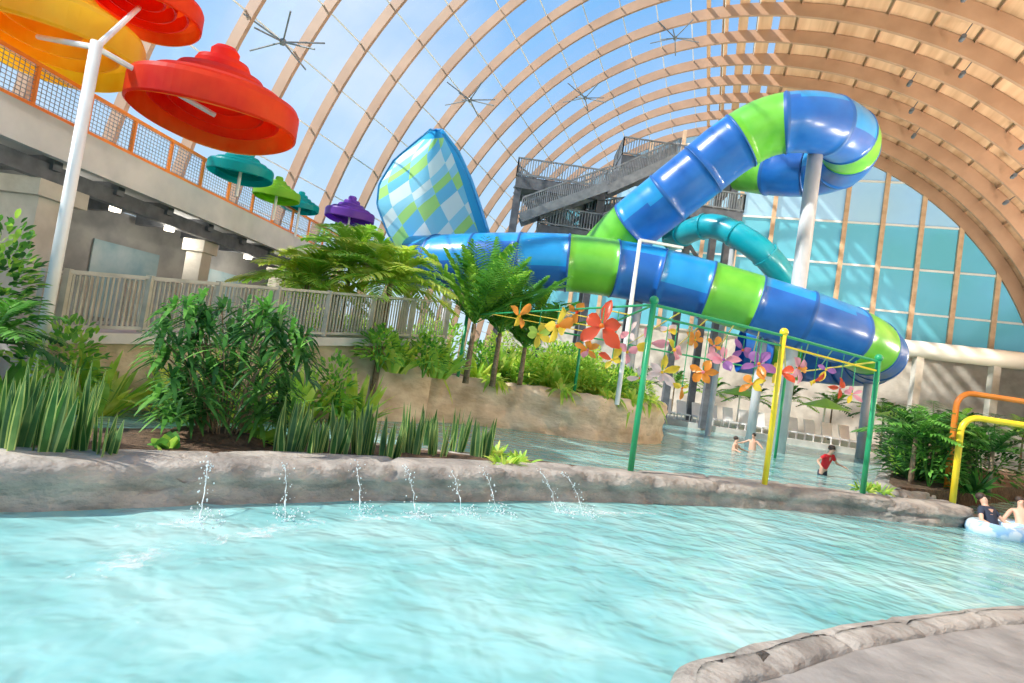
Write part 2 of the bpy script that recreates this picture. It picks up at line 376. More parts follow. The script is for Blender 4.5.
m=MB(); m.prism(offs(PP,.4)+[(-6,38),(-11,28)],-.5,1.4); tag(m.obj('planter_soil',SOIL,origin=(0,0,0)),"soil filling the beige rock planter","soil")
RP=[(11.0,15.5),(9.4,14.6),(9.9,16.3),(12.9,21),(17.4,28),(20.8,33.5)]
ledge(RP[::-1],.45,.5,ROCK,'rock_bank',"grey rock bank edging the planted area",amp=.08,seed=13)
m=MB(); m.prism([(11.0,15.5),(9.8,15.0),(10.3,16.3),(13.3,21),(17.8,28),(21.2,33.5),(28,31),(21,24),(15,19)],-.5,.5); tag(m.obj('bank_soil',SOIL,origin=(0,0,0)),"planted soil bank beside the river","soil")
# ------------------------------------------------------------------ slide
def slide_tube(P,seq,R,seg,name,parent,mats):
    path=cat_rom(P,seg/6); pts=[];rs=[];mi=[]
    for i in range(len(path)):
        si=min(i//6,len(seq)-1)
        if i%6==0 and 0<i<len(path)-1:
            t=(path[i+1]-path[i-1]).normalized()
            for d,r in ((-.045,R),(-.04,R+.04),(.04,R+.04),(.045,R)):
                pts.append(path[i]+t*d); rs.append(r); mi.append(('F',) if d<.042 else (seq[si],si))
        else:
            pts.append(path[i]); rs.append(R); mi.append((seq[si],si))
    def fn(i,d):
        k=mi[i]
        if k[0]=='F': return 3
        if k[0]=='G': return 2
        up=d.z/R
        if k[0]=='B': return 1 if up>.62 else 0
        return 1 if up>-.15 else 0
    m=MB(); m.tube(pts,rs,36,caps=False,fn=fn)
    m2=MB(); m2.tube(path,R-.08,28,0,caps=False); m.add(m2.v,m2.f,0)
    return m.obj(name,mats,parent,smooth=True)
SM=[BLUE,CYAN,GREEN,FLANGE]
sl=empty('water_slide',at(640,272,30)); sl.location.z=1.4
low=[at(392,262,34.5),at(415,262,32.5),at(445,262,31),at(500,261,30),at(570,263,29.5),at(640,273,29.5),at(700,288,29),at(760,306,28.5),at(820,326,28),at(862,343,29),at(876,356,32),at(852,362,35),at(800,358,37),at(740,350,37.5)]
slide_tube(low,'BBCBCGBCGBBGBBCBGBBCBC',1.36,2.22,'lower_tube',sl,SM)
upp=[at(606,252,32),at(630,228,31),at(665,200,30),at(700,172,29.5),at(730,148,29),at(765,128,28.5),at(800,122,28),at(832,127,28.5),at(850,142,30.5),at(842,162,33),at(812,172,35),at(775,172,36),at(742,168,37.5)]
slide_tube(upp,'GCBBGBCGBCBGBCBGC',1.34,2.05,'upper_tube',sl,SM)
def lerpc(C,v):
    x=v*(len(C)-1); i=min(int(x),len(C)-2); f=x-i
    return (C[i][0]*(1-f)+C[i+1][0]*f, C[i][1]*(1-f)+C[i+1][1]*f)
Lc=[(405,262),(388,234),(377,205),(379,184),(394,160),(430,130)]
Rc=[(494,258),(488,232),(479,204),(470,178),(458,152),(441,130)]
m=MB(); nu,nv=24,24; v=[];f=[];uv=[]
for j in range(nv+1):
    for i in range(nu+1):
        u,w=i/nu,j/nv; a=lerpc(Lc,w); b=lerpc(Rc,w); v.append(at(a[0]*(1-u)+b[0]*u,a[1]*(1-u)+b[1]*u,31.2+2.2*math.sin(math.pi*u*.85)-1.8*w)); uv.append((u,w))
for j in range(nv):
    for i in range(nu): a=j*(nu+1)+i; f.append((a,a+1,a+nu+2,a+nu+1))
m.add(v,f)
fm,nt,b=newmat('wave_wall_pattern')
uvn=nt.nodes.new('ShaderNodeUVMap'); sx=nt.nodes.new('ShaderNodeSeparateXYZ'); nt.links.new(uvn.outputs[0],sx.inputs[0])
def mth(op,a,b=None,c=None):
    n=nt.nodes.new('ShaderNodeMath'); n.operation=op
    for i,k in enumerate((a,b,c)):
        if k is None: continue
        if isinstance(k,(int,float)): n.inputs[i].default_value=k
        else: nt.links.new(k,n.inputs[i])
    return n.outputs[0]
def ramp4(sock,cols):
    r_=nt.nodes.new('ShaderNodeValToRGB'); r_.color_ramp.interpolation='CONSTANT'; e=r_.color_ramp.elements
    e[0].color=(*cols[0][1],1); e[0].position=0; e[1].color=(*cols[-1][1],1); e[1].position=cols[-1][0]
    for p,c in cols[1:-1]: x=e.new(p); x.color=(*c,1)
    nt.links.new(sock,r_.inputs[0]); return r_.outputs[0]
q1=mth('FRACT',mth('MULTIPLY',mth('ADD',mth('SUBTRACT',sx.outputs[1],mth('MULTIPLY',sx.outputs[0],.55)),2),2.6))
q2=mth('FRACT',mth('MULTIPLY',mth('ADD',sx.outputs[0],mth('MULTIPLY',sx.outputs[1],.25)),2.1))
cA=ramp4(q1,[(0,(.25,.68,.92)),(.34,(.48,.84,.26)),(.62,(.36,.76,.95)),(.80,(.80,.94,.96))])
cB=ramp4(q1,[(0,(.80,.94,.96)),(.34,(.20,.62,.90)),(.62,(.48,.84,.26)),(.80,(.36,.76,.95))])
chk=ramp4(q2,[(0,(0,0,0)),(.5,(1,1,1))])
mc=nt.nodes.new('ShaderNodeMixRGB'); nt.links.new(chk,mc.inputs[0]); nt.links.new(cA,mc.inputs[1]); nt.links.new(cB,mc.inputs[2])
fac=mth('MAXIMUM',ramp4(sx.outputs[0],[(0,(0,0,0)),(.90,(1,1,1))]),ramp4(sx.outputs[1],[(0,(0,0,0)),(.93,(1,1,1))]))
mx=nt.nodes.new('ShaderNodeMixRGB'); nt.links.new(fac,mx.inputs[0]); nt.links.new(mc.outputs[0],mx.inputs[1]); mx.inputs[2].default_value=(.05,.42,.80,1)
nt.links.new(mx.outputs[0],b.inputs['Base Color']); b.inputs['Roughness'].default_value=.3
tr=nt.nodes.new('ShaderNodeBsdfTranslucent'); nt.links.new(mx.outputs[0],tr.inputs[0]); ms=nt.nodes.new('ShaderNodeMixShader'); ms.inputs[0].default_value=.65
nt.links.new(b.outputs[0],ms.inputs[1]); nt.links.new(tr.outputs[0],ms.inputs[2]); nt.links.new(ms.outputs[0],nt.nodes['Material Output'].inputs[0])
ww=m.obj('wave_wall',fm,sl,smooth=True)
ul=ww.data.uv_layers.new(name='UVMap')
for lp in ww.data.loops: ul.data[lp.index].uv=uv[lp.vertex_index]
m=MB(); m.tube([v[j*(nu+1)+nu] for j in range(nv+1)],.1,10); m.tube([v[j*(nu+1)] for j in range(nv+1)],.05,10); m.tube([v[nv*(nu+1)+i] for i in range(nu+1)],.07,10)
m.obj('wall_rim',CYAN,sl,smooth=True)
for (x,y,t,r,z0) in ((816,150,28.6,.33,-.5),(640,290,29.8,.2,1.3),(870,372,33,.22,-.3),(450,280,31,.2,1.3),(765,325,28.8,.2,-.5),(420,215,33.6,.2,1.3)):
    m=MB(); p=at(x,y,t); m.tube([(p.x,p.y,z0),(p.x,p.y,p.z)],r,14); m.obj('support_column',GREYP,sl,smooth=True)
tag(sl,"large enclosed blue and green banded tube slide with wave wall","water slide")
ts=empty('teal_slide',at(740,240,34)); ts.location.z=0
m=MB(); P=cat_rom([at(672,240,38),at(698,228,35),at(718,227,34),at(742,238,33),at(764,254,32.5),at(782,276,33),at(790,300,34)],.5); m.tube(P,.68,18,caps=False); m.obj('flume',TEAL,ts,smooth=True)
for i in range(3,len(P)-2,4):
    t=(P[i+1]-P[i]).normalized(); MB().tube([P[i]-t*.05,P[i]+t*.05],.74,18).obj('flange',TEAL,ts)
p=P[len(P)//2]; MB().tube([(p.x,p.y,0),(p.x,p.y,p.z)],.15,12).obj('support_column',GREYP,ts)
tag(ts,"short teal enclosed body slide curving behind large slide","water slide")
# ------------------------------------------------------------------ stair tower
tw=empty('slide_tower',(5,38,0))
def railing(p,q,h=1.1,n=8,name='guard_rail'):
    M=MB(); p=Vector(p);q=Vector(q)
    for z in (h,.1): M.beam(p+Z(z),q+Z(z),.08,.08)
    for i in range(n+1): a=p.lerp(q,i/n); M.beam(a,a+Z(h),.07,.07)
    k=n*6
    for i in range(k+1): a=p.lerp(q,i/k); M.beam(a+Z(.1),a+Z(h),.05,.05)
    M.obj(name,STEEL,tw)
def plat(x0,x1,y0,y1,z):
    MB().prism([(x0,y0),(x1,y0),(x1,y1),(x0,y1)],z-.7,z).obj('platform',DKSTEEL,tw)
    k=int((x1-x0)/.9)
    railing((x0,y0,z),(x1,y0,z),n=k); railing((x0,y1,z),(x1,y1,z),n=k); railing((x0,y0,z),(x0,y1,z),n=3); railing((x1,y0,z),(x1,y1,z),n=3)
plat(-1.2,4.2,36.5,39.5,13.4); plat(5,12.5,37.5,41,16.0); plat(3.2,7.5,37,40,12.0); plat(8,12.5,36.5,40,13.2); plat(.5,4.5,36,39.5,10.6)
def stair(p,q,w=1.2,n=14):
    M3=MB(); p=Vector(p);q=Vector(q)
    for i in range(n): a=p.lerp(q,(i+.5)/n); M3.beam(a-Vector((0,w/2,0)),a+Vector((0,w/2,0)),.35,.12)
    for s in (-w/2,w/2): M3.beam(p+Vector((0,s,-.1)),q+Vector((0,s,-.1)),.1,.55); railing(p+Vector((0,s,0)),q+Vector((0,s,0)),n=n//2,name='stair_rail')
    M3.obj('stair_flight',STEEL,tw)
stair((4.2,37,13.4),(8.2,37,16.0)); stair((-1.2,38.5,13.4),(3.2,38.5,10.8)); stair((4.2,36.3,10.6),(8.5,36.3,13.2)); stair((-.6,36.2,10.8),(4.2,36.2,13.4)); stair((4.4,38.5,12.0),(8.6,38.5,13.4))
for x,y,z in ((-1,36.8,13),(-1,39.2,13),(1.5,38,13),(4,36.8,13),(4,39.2,13),(7.3,37.6,15.6),(12.2,37.8,15.6),(12.2,40.8,15.6),(7.3,40.8,15.6),(9.8,38,15.6)): MB().beam((x,y,.1),(x,y,z),.4,.4).obj('tower_column',DKSTEEL,tw)
for a,b in (((-1,38,8),(4,38,12.8)),((4,38,8),(-1,38,12.8)),((7.3,39,9),(12.2,39,15)),((12.2,39,9),(7.3,39,15))): MB().beam(a,b,.15,.2).obj('tower_brace',DKSTEEL,tw)
tag(tw,"dark grey steel slide tower with platforms, stairs and railings","slide tower")
for (x,y,sh) in ((470,100,1.4),(675,38,1.4),(283,42,1.4),(585,98,1.4)):
    p=roof_hit(x,y,sh); m=MB()
    for k in range(8):
        a=k*math.pi/4; d=AX*math.cos(a)+(LX*math.sin(a)); d.z=.35*(1 if k%2 else -.6)
        m.tube([p,p+d*1.5],.035,6)
    m.ball(p,.14,.14,.14,8)
    tag(m.obj('roof_strut',STEEL),"star-shaped steel bracing strut beneath the roof","bracing","roof bracing struts")
for k in range(2,18):
    for ang in (30,46,64):
        th=math.radians(ang+3*math.sin(k*2.1)); s=GD-.2-RS*k-RS/2; p=hall(s,*ell(th,-.95)); q=hall(s,*ell(th,-.05))
        m=MB(); m.tube([q,p],.03,6); m.tube([p-AX*.22,p+AX*.22],.13,10); tag(m.obj('ceiling_spotlight',DKSTEEL),"small dark spotlight hanging from the timber ceiling","light","ceiling spotlights")
# ------------------------------------------------------------------ lamp post & pole with hats
b=at(640,240,20); e=empty('lamp_post',(b.x,b.y,1.4)); MB().tube([(b.x,b.y,1.3),(b.x,b.y,b.z)],[.08,.06],10).obj('pole',WHITE,e)
MB().beam(b,b+Vector((1.45,.2,.0)),.12,.08).obj('lamp_arm',WHITE,e); tag(e,"slim white lamp post with flat horizontal arm","lamp post")
pt=at(97,42,11); e=empty('support_pole',(pt.x,pt.y,0)); MB().tube([(pt.x,pt.y,-.5),pt],.1,14).obj('pole',WHITE,e,smooth=True)
hy=at(40,28,13.2); hr=at(140,2,14.5)
hats=[(Vector((-6.75,12.6,6.35)),1.62),(hr,1.35),(hy,1.95)]
for (c,r) in hats: MB().tube([pt-Z(.1),Vector((c[0],c[1],c[2]-.1*r))],.055,8).obj('arm',WHITE,e)
tag(e,"tall slim white pole with arms holding canopies","pole")
def gel(n,a,t=.45,c2=None): return pmat(n,a,c2,.3,.8,trans=t)
RED=gel('gel_red',(.85,.03,.015),.6,(1,.12,.03)); ORG=gel('gel_orange',(1,.26,.03),.8,(1,.60,.12)); YEL=gel('gel_yellow',(1,.58,.02),.72,(1,.78,.10)); TLG=gel('gel_teal',(.0,.5,.5),.55); GRN=gel('gel_green',(.35,.7,.05),.55); PUR=gel('gel_purple',(.25,.08,.55),.5)
def hat(c,r,m1,m2,label,grp="tiered canopies"):
    e=empty('tiered_canopy',c); m=MB(); k=r
    P=[(0,.78),(.12,.78),(.17,.72),(.17,.60),(.30,.58),(.33,.52),(.33,.42),(.50,.40),(.54,.34),(.54,.24),(.76,.23),(.80,.19),(.80,.12),(.97,.11),(1.0,.05),(1.0,-.22),(.97,-.24)]
    m.lathe(c,[(a*k,b*k) for a,b in P],64,wob=.035)
    m.obj('shell',m1,e,smooth=False)
    P=[(.965,-.24),(.955,.0),(.90,.07),(.78,.08),(.77,-.10),(.74,-.10),(.73,.16),(.58,.18),(.57,-.04),(.54,-.04),(.53,.22),(.40,.28),(.39,.06),(.355,.06),(.345,.36),(.20,.42),(.18,.2),(0,.22)]
    m=MB(); m.lathe(c,[(a*k,b*k) for a,b in P],56,wob=.05)
    n=56; m.mi=[(1 if (i//n) in (4,5,8,9,12,13) else 0) for i in range(len(m.f))]
    m.obj('lining',[m2,m1],e,smooth=False)
    tag(e,label,"canopy",grp); return e
hat(hats[0][0],1.62,RED,ORG,"red tiered round canopy with orange lining")
hat(hats[1][0],1.35,RED,ORG,"red tiered round canopy above the balcony")
hat(hats[2][0],1.95,YEL,YEL,"large yellow tiered round canopy above the balcony")
for (x,y,t,r,mm,lb) in ((241,170,19,.95,TLG,"teal"),(277,194,22,.8,GRN,"green"),(300,206,25,.75,TLG,"teal"),(350,215,28,1.1,PUR,"purple")):
    c=at(x,y,t); e=hat(c,r,mm,mm,lb+" tiered round canopy on a slim pole")
    MB().tube([(c.x,c.y,.0 if x>310 else 5.9),(c.x,c.y,c.z+.3*r)],.05,8).obj('pole',WHITE,e)
# ------------------------------------------------------------------ pergola & flowers
per=empty('pergola',(2.26,10.9,.4))
g1=Vector((2.4,11.0,.35)); y1=Vector((5.25,12.1,.35)); g2=Vector((7.75,13.1,.35))
def post(p,top,mat): m=MB(); m.tube([p,(p.x,p.y,top)],.055,12); m.ball((p.x,p.y,top),.085,.085,.085); m.obj('post',mat,per,smooth=True)
post(g1,3.5,GPAINT); post(y1,3.42,YPAINT); post(g2,3.3,GPAINT)
def zz_(p,h): return Vector((p.x,p.y,h))
p1=at(583,330,21.2); p0=at(468,310,19.5); p2=at(790,340,24.5)
post(zz_(p1,1.3),3.45,GPAINT); post(zz_(p0,1.3),3.45,GPAINT); post(zz_(p2,-.3),3.4,GPAINT)
fl=[zz_(g1,3.42),zz_(y1,3.35),zz_(g2,3.22)]; bkk=[zz_(p0,3.4),zz_(p1,3.4),zz_(p2,3.35)]
for a,b in list(zip(fl,fl[1:]))+list(zip(bkk,bkk[1:])):
    MB().tube([a,b],.03,8).obj('long_beam',GPAINT,per)
for a,b in ((fl[0],bkk[0]),(fl[0],bkk[1]),(fl[1],bkk[2]),(fl[2],bkk[2]),(fl[0]-Z(.2),fl[1]-Z(.2)),(fl[1]-Z(.2),fl[2]-Z(.2))): MB().tube([a,b],.022,8).obj('cross_beam',GPAINT if (a-fl[0]).length<.3 else YPAINT,per)
def catl(n):
    for k in range(1,n+1):
        q=k/(n+1); a=fl[0].lerp(fl[1],q); b=bkk[1].lerp(bkk[2],q); MB().tube([a,b],.014,6).obj('cross_beam',YPAINT,per)
        a=fl[0].lerp(bkk[0],q); b=fl[0].lerp(bkk[1],q); MB().tube([a,b],.014,6).obj('cross_beam',YPAINT,per)
catl(4)
for k in range(1,4): MB().tube([fl[1].lerp(fl[2],k/4),bkk[2].lerp(fl[2],k/4)],.014,6).obj('cross_beam',GPAINT,per)
tag(per,"green and yellow pipe pergola holding hanging flowers","pergola")
FC={k:gel('petal_'+k,c,.6) for k,c in dict(red=(.95,.13,.06),orange=(1,.36,.06),yellow=(1,.72,.08),pink=(.95,.38,.46),purple=(.45,.18,.50),lime=(.6,.82,.15),white=(.95,.72,.72)).items()}
random.seed(3)
def flower(x,y,t,r,c1,c2,zt=3.35):
    c=at(x,y,t); e=empty('hanging_flower',c); r*=1.08
    face=Vector((random.uniform(-1,1),-1,random.uniform(-.7,.6))).normalized()
    U=face.cross(Z(1)).normalized(); Vv=U.cross(face)
    n=random.choice((3,4,5,5,6)); rot=random.random()*6
    for k in range(n):
        a=rot+2*math.pi*(k+random.uniform(-.25,.25))/n; d=U*math.cos(a)+Vv*math.sin(a); s=U*-math.sin(a)+Vv*math.cos(a); L=r*random.uniform(.7,1.3); Wd=random.uniform(.6,1.0); tl=random.uniform(-.5,.5)
        rows=[(.10,.08,.0),(.35,.28,.06),(.62,.36,.10),(.85,.24,.06),(1.0,.03,-.06)]; v=[]
        for (q,w,h) in rows:
            for j in (-1,0,1): v.append(c+d*(q*L)+s*(j*w*Wd*r)+face*((h-(.09 if j==0 else 0)+tl*q)*r))
        f=[]
        for i in range(4):
            for j in range(2): f.append((i*3+j,i*3+j+1,i*3+j+4,i*3+j+3))
        mm=MB(); mm.add(v,f); mm.obj('petal',FC[c1 if random.random()>.2 else c2],e,smooth=True)
    MB().ball(c+face*.03*r,.11*r,.11*r,.11*r,10).obj('flower_centre',FC[c2],e,smooth=True)
    zz=max(zt,c.z+.1); MB().tube([c,(c.x,c.y,zz)],.01,6).obj('hanger',GPAINT,e)
    tag(e,"large %s petalled metal flower hanging from pergola"%c1,"flower decoration","hanging flower decorations")
for a in ((602,326,12,.42,'red','orange'),(557,326,12.5,.34,'yellow','orange'),(519,316,13,.30,'orange','yellow'),(577,312,13.5,.30,'orange','red'),(538,334,13.5,.27,'lime','yellow'),(588,350,14,.25,'orange','pink'),
  (627,352,13,.28,'pink','yellow'),(612,360,12,.22,'red','yellow'),(650,343,13.5,.32,'pink','yellow'),(674,350,13,.34,'pink','yellow'),(695,340,14,.25,'orange','yellow'),(662,372,13,.28,'white','yellow'),(682,388,13,.2,'yellow','orange'),
  (640,378,14,.23,'white','orange'),(703,372,13,.30,'orange','pink'),(724,360,13.5,.30,'pink','purple'),(743,350,14,.27,'purple','orange'),(759,364,13,.31,'purple','orange'),(752,384,13,.26,'yellow','orange'),(781,372,13,.28,'yellow','red'),(799,368,13.5,.30,'pink','orange'),(814,382,14,.26,'red','yellow'),(826,370,15,.24,'purple','yellow'),(840,388,14,.22,'red','pink'),(852,394,15,.2,'pink','yellow'),(668,330,15,.25,'white','yellow'),(714,346,15.5,.26,'orange','pink'),(630,332,15,.24,'pink','white')):
    flower(*a)
def hoop(x,y,t,zt,mat,lab,dx):
    p=at(x,y,t); m=MB(); r=.4
    path=[(p.x,p.y,-.3),(p.x,p.y,zt-r)]
    for k in range(1,7): a=math.pi/2*k/6; path.append((p.x+r*(1-math.cos(a)),p.y,zt-r+r*math.sin(a)))
    for k in range(7): a=math.pi/2*k/6; path.append((p.x+dx-r+r*math.sin(a),p.y+.1,zt-r+r*math.cos(a)))
    path.append((p.x+dx,p.y+.1,-.3)); m.tube(path,.075,12); tag(m.obj('spray_hoop',mat,smooth=True),lab,"hoop","spray hoops")
hoop(953,497,15.2,2.42,YPAINT,"yellow tubular water spray hoop over the channel",5)
hoop(946,494,16.6,3.1,OPAINT,"orange tubular water spray hoop over the channel",5)
p=hall(49.6,12.3,7.5); q=hall(49.6,22.6,7.5); e=empty('duct',(p.x,p.y,.35)); MB().tube([p,q],.6,24).obj('duct_body',CREAM,e,smooth=True)
for l in (13.5,18,22.3): c=hall(49.6,l,0); MB().beam((c.x,c.y,.3),(c.x,c.y,7.0),.5,.5).obj('duct_support',CONC,e)
tag(e,"large cream round duct on square supports","duct")
# ------------------------------------------------------------------ plants
def blade(M,b,d,L,w,droop,segs=4,mi=0,roll=None,shape=0,edge=None):
    d=Vector(d).normalized(); side=d.cross(Z(1))
    if side.length<.05: side=Vector((1,0,0))
    side.normalize()
    if roll is not None: side=(Matrix.Rotation(roll,3,d)@side)
    v=[];f=[]
    if edge is None:
        for i in range(segs+1):
            s=i/segs; p=b+d*(L*s)+Z(-droop*L*s*s)
            ww=w*(math.sin(math.pi*min(.98,.12+.86*s)) if shape==0 else (1-s**3)*(.75+.25*math.sin(3*s)))
            v+=[p-side*ww/2,p+side*ww/2]
        for i in range(segs): f.append((2*i,2*i+1,2*i+3,2*i+2))
        M.add(v,f,mi)
    else:
        for i in range(segs+1):
            s=i/segs; p=b+d*(L*s)+Z(-droop*L*s*s); ww=w*(1-s**3)*(.75+.25*math.sin(3*s))
            v+=[p-side*ww/2,p-side*ww*.33,p+side*ww*.33,p+side*ww/2]
        for j,mm in ((0,edge),(1,mi),(2,edge)): M.add(v,[(4*i+j,4*i+j+1,4*i+j+5,4*i+j+4) for i in range(segs)],mm)
def frond(M,b,d,L,droop,ll,n,w=.05,mi=0,ld=.35):
    d=Vector(d).normalized(); side=d.cross(Z(1)).normalized(); pts=[]
    for i in range(n+1):
        s=i/n; pts.append(b+d*(L*s)+Z(-droop*L*s*s))
    for i in range(2,n+1):
        t=(pts[i]-pts[i-1]).normalized(); s=i/n; l=ll*(math.sin(math.pi*(.18+.78*s)))+.05
        up=side.cross(t).normalized()
        for sg in (-1,1):
            blade(M,pts[i],side*sg+t*.8+up*.25+Vector((random.uniform(-.12,.12),)*3),l,w,ld,3,mi)
    M.tube([pts[0],pts[n//2],pts[-1]],[.018,.012,.004],4,mi)
def palm(name,base,h,nf,L,ll,mats,label,cat='palm',n=20,w=.06,droop=.45,up=(.2,1.1),trunks=1,tr=.06,grp=None):
    e=empty(name,base); base=Vector(base); M=MB(); T=MB()
    for q in range(trunks):
        off_=Vector((random.uniform(-.3,.3),random.uniform(-.3,.3),0))*(trunks>1); tp=base+off_*1.6+Z(h*random.uniform(.8,1))
        T.tube([base+off_-Z(.1),tp],[tr*1.2,tr*.8],8)
        for i in range(nf):
            a=2.4*i+random.random()*.5; u=up[0]+(up[1]-up[0])*(i/nf)
            frond(M,tp,(math.cos(a)*math.cos(u),math.sin(a)*math.cos(u),math.sin(u)),L*random.uniform(.8,1.05),droop*random.uniform(.8,1.2),ll,n,w,random.randrange(len(mats)))
    T.obj('trunk',TRUNK,e,smooth=True); M.obj('fronds',mats,e); tag(e,label,cat,grp); return e
def clump(name,base,n,L,w,mats,label,cat='plant',spread=.9,droop=.5,segs=4,rad=.1,grp=None,shape=0):
    base=Vector(base); M=MB()
    for i in range(n):
        a=random.random()*6.283; u=random.uniform(.25,1)*spread; o=Vector((math.cos(a)*rad*random.random(),math.sin(a)*rad*random.random(),-.03))
        blade(M,base+o,(math.cos(a)*math.sin(u),math.sin(a)*math.sin(u),math.cos(u)),L*random.uniform(.65,1.05),w,droop*u,segs,random.randrange(len(mats)),random.uniform(-.6,.6),shape)
    ob=M.obj(name,mats,origin=base); tag(ob,label,cat,grp); return ob
def leafy(name,base,R,Hh,n,ls,mats,label,grp=None,cat='shrub'):
    base=Vector(base); M=MB()
    for i in range(n):
        th=random.random()*6.283; ph=math.acos(random.uniform(-.3,1)); q=random.uniform(.6,1)
        d=Vector((math.sin(ph)*math.cos(th),math.sin(ph)*math.sin(th),math.cos(ph))); p=base+Vector((d.x*R*q,d.y*R*q,Hh*.35+d.z*Hh*.6*q))
        if p.z<base.z: p.z=base.z+.03
        blade(M,p,d+Vector((random.uniform(-.5,.5),random.uniform(-.5,.5),random.uniform(-.1,.6))),ls*random.uniform(.7,1.2),ls*.38,.35,3,random.randrange(len(mats)),random.uniform(-.5,.5))
    for k in range(5): M.tube([base-Z(.05),base+Vector((random.uniform(-.5,.5)*R,random.uniform(-.5,.5)*R,Hh*.6))],.02,4)
    ob=M.obj(name,mats,origin=base); tag(ob,label,cat,grp); return ob
def fanbush(name,base,n,R,Hh,mats,label,fs=.32,nl=9):
    e=empty(name,base); base=Vector(base); M=MB(); T=MB()
    for i in range(n):
        a=random.random()*6.283; z_=random.random(); rr=R*math.sqrt(random.uniform(.08,1))*math.sin(math.pi*min(1,.26+.52*z_))
        p=base+Vector((math.cos(a)*rr,math.sin(a)*rr,Hh*(.14+.84*z_)))
        out=Vector((math.cos(a),math.sin(a),random.uniform(.2,.9))).normalized()
        if i%3==0: T.tube([base+Vector((math.cos(a)*.25,math.sin(a)*.25,-.05)),base.lerp(p,.6)+Z(.15),p],.011,4)
        U=out.cross(Z(1)).normalized(); Vv=U.cross(out); mi=random.randrange(len(mats))
        for k in range(nl):
            b_=-2.0+4.0*k/(nl-1); d=(out*.5+U*math.sin(b_)+Vv*(math.cos(b_)*.75)).normalized()
            blade(M,p,d,fs*random.uniform(.85,1.2),.062,.5,4,mi)
    T.obj('stems',TRUNK,e); M.obj('leaves',mats,e); tag(e,label,'shrub'); return e
def snake(b,h,n):
    base=Vector(b); M=MB()
    for i in range(n):
        a=random.random()*6.283; o=Vector((math.cos(a),math.sin(a),0))*.18*random.random(); u=random.uniform(0,.22)
        blade(M,base+o-Z(.03),(math.cos(a)*u,math.sin(a)*u,1),h*random.uniform(.65,1.1),.10,0,5,random.choice((0,0,1)),random.random()*3.1,1,edge=2)
    ob=M.obj('snake_plant',[LSN,LDK,LSE],origin=base); tag(ob,"upright variegated snake plant in the planting bed","plant","snake plants in the planting bed")
random.seed(11)
for (x,y,h,n) in ((8,455,.80,17),(40,458,.85,17),(75,455,.86,17),(100,460,.55,11),(22,443,.92,14),(60,441,.92,14),(288,455,.76,14),(312,458,.62,12),(335,453,.60,11),(362,455,.84,15),(390,458,.62,11),(412,453,.78,15),(436,455,.62,11),(455,451,.74,13),(482,457,.68,13),(300,443,.72,11),(345,443,.66,10),(425,443,.68,10)):
    p=onz(x,y,.38); snake(p,h,n)
b=onz(222,438,.38); fanbush('lady_palm',b,185,1.1,1.9,[LDK,LDK,LMD],"dense dark green lady palm on the planting bed",.42,9)
m=MB(); m.ball((b.x,b.y,.36),.75,.5,.16); tag(m.obj('mulch_mound',SOIL,smooth=True),"brown mulch mound under lady palm","mulch")
for (x,y,t,n,L) in ((18,330,8.2,60,1.1),(262,425,8.6,24,.45),(168,442,7.4,18,.25)):
    p=at(x,y,t); p.z=.38
    clump('broadleaf_plant',p,n,L,.16,[LMD,LLT],"leafy bright green plant with arching leaves",spread=1.0,droop=.5)
p=at(-6,260,9.3); leafy('leafy_shrub',(p.x,p.y,.38),.7,2.9,900,.22,[LMD,LLT,LDK],"bushy leafy green shrub near white pole")
p=at(-6,290,8.0); palm('areca_palm',(p.x,p.y,.38),.9,14,1.2,.4,[LMD,LDK],"bushy green palm near white pole",w=.06,up=(.3,1.3))
for (x,t,h,L) in ((305,16.4,2.7,2.0),(388,16.6,2.6,2.1),(345,17.4,3.1,2.3)):
    p=at(x,300,t); palm('palm_tree',(p.x,p.y,1.4 if t>17 else .0),h+(0 if t>17 else 1.4),30,L,.75,[LLT,LYL,LYL],"light yellow-green feathery palm beside the fence",n=24,w=.085,droop=.5,up=(.15,1.4),tr=.08)
for (x,t,h,L) in ((478,18.6,1.8,3.2),(505,19.4,1.6,3.1),(532,20.5,1.4,2.6)):
    p=at(x,300,t); palm('tall_palm',(p.x,p.y,1.4),h,17,L,.95,[LMD,LMD,LLT],"tall green palm with upright arching fronds",n=24,w=.12,droop=.16,up=(.7,1.5),tr=.08)
random.seed(21)
GP="tropical plants in rock planter"
for i in range(56):
    u=(i+.5)/56; t=random.uniform(.05,1)
    k=u*4.5+2.3; i0=int(k); a=Vector(PP[min(i0,6)]); b2=Vector(PP[min(i0+1,7)]); c=a.lerp(b2,k-i0)
    tt=(b2-a).normalized(); nn=Vector((-tt.y,tt.x)); c=c+nn*(.7+t*3.0)
    mats=random.choice(([LLT,LYL],[LLT,LYL],[LLT],[LYL,LLT],[LMD,LLT]))
    if i%2: clump('planter_shrub',(c.x,c.y,1.4),42,random.uniform(.9,1.2)*(1 if t<.4 else 1.7),.18,mats,"lime green tropical plant in rock planter",spread=1.05,droop=.45,rad=.25,grp=GP)
    else: leafy('leafy_shrub',(c.x,c.y,1.4),.7,1.0+t*1.3,380,.22,mats,"rounded lime green shrub in rock planter",GP)
for k in (3.3,3.9,4.6,5.2,5.6,5.9):
    i0=int(k); a=Vector(PP[i0]); b2=Vector(PP[i0+1]); c=a.lerp(b2,k-i0); tt=(b2-a).normalized(); nn=Vector((-tt.y,tt.x)); c=c+nn*.2
    clump('trailing_plant',(c.x,c.y,1.5),44,random.uniform(.6,.9),.13,[LLT,LYL],"trailing bright green plant over the planter edge",spread=1.5,droop=.8,rad=.25,grp="trailing plants on the planter edge")
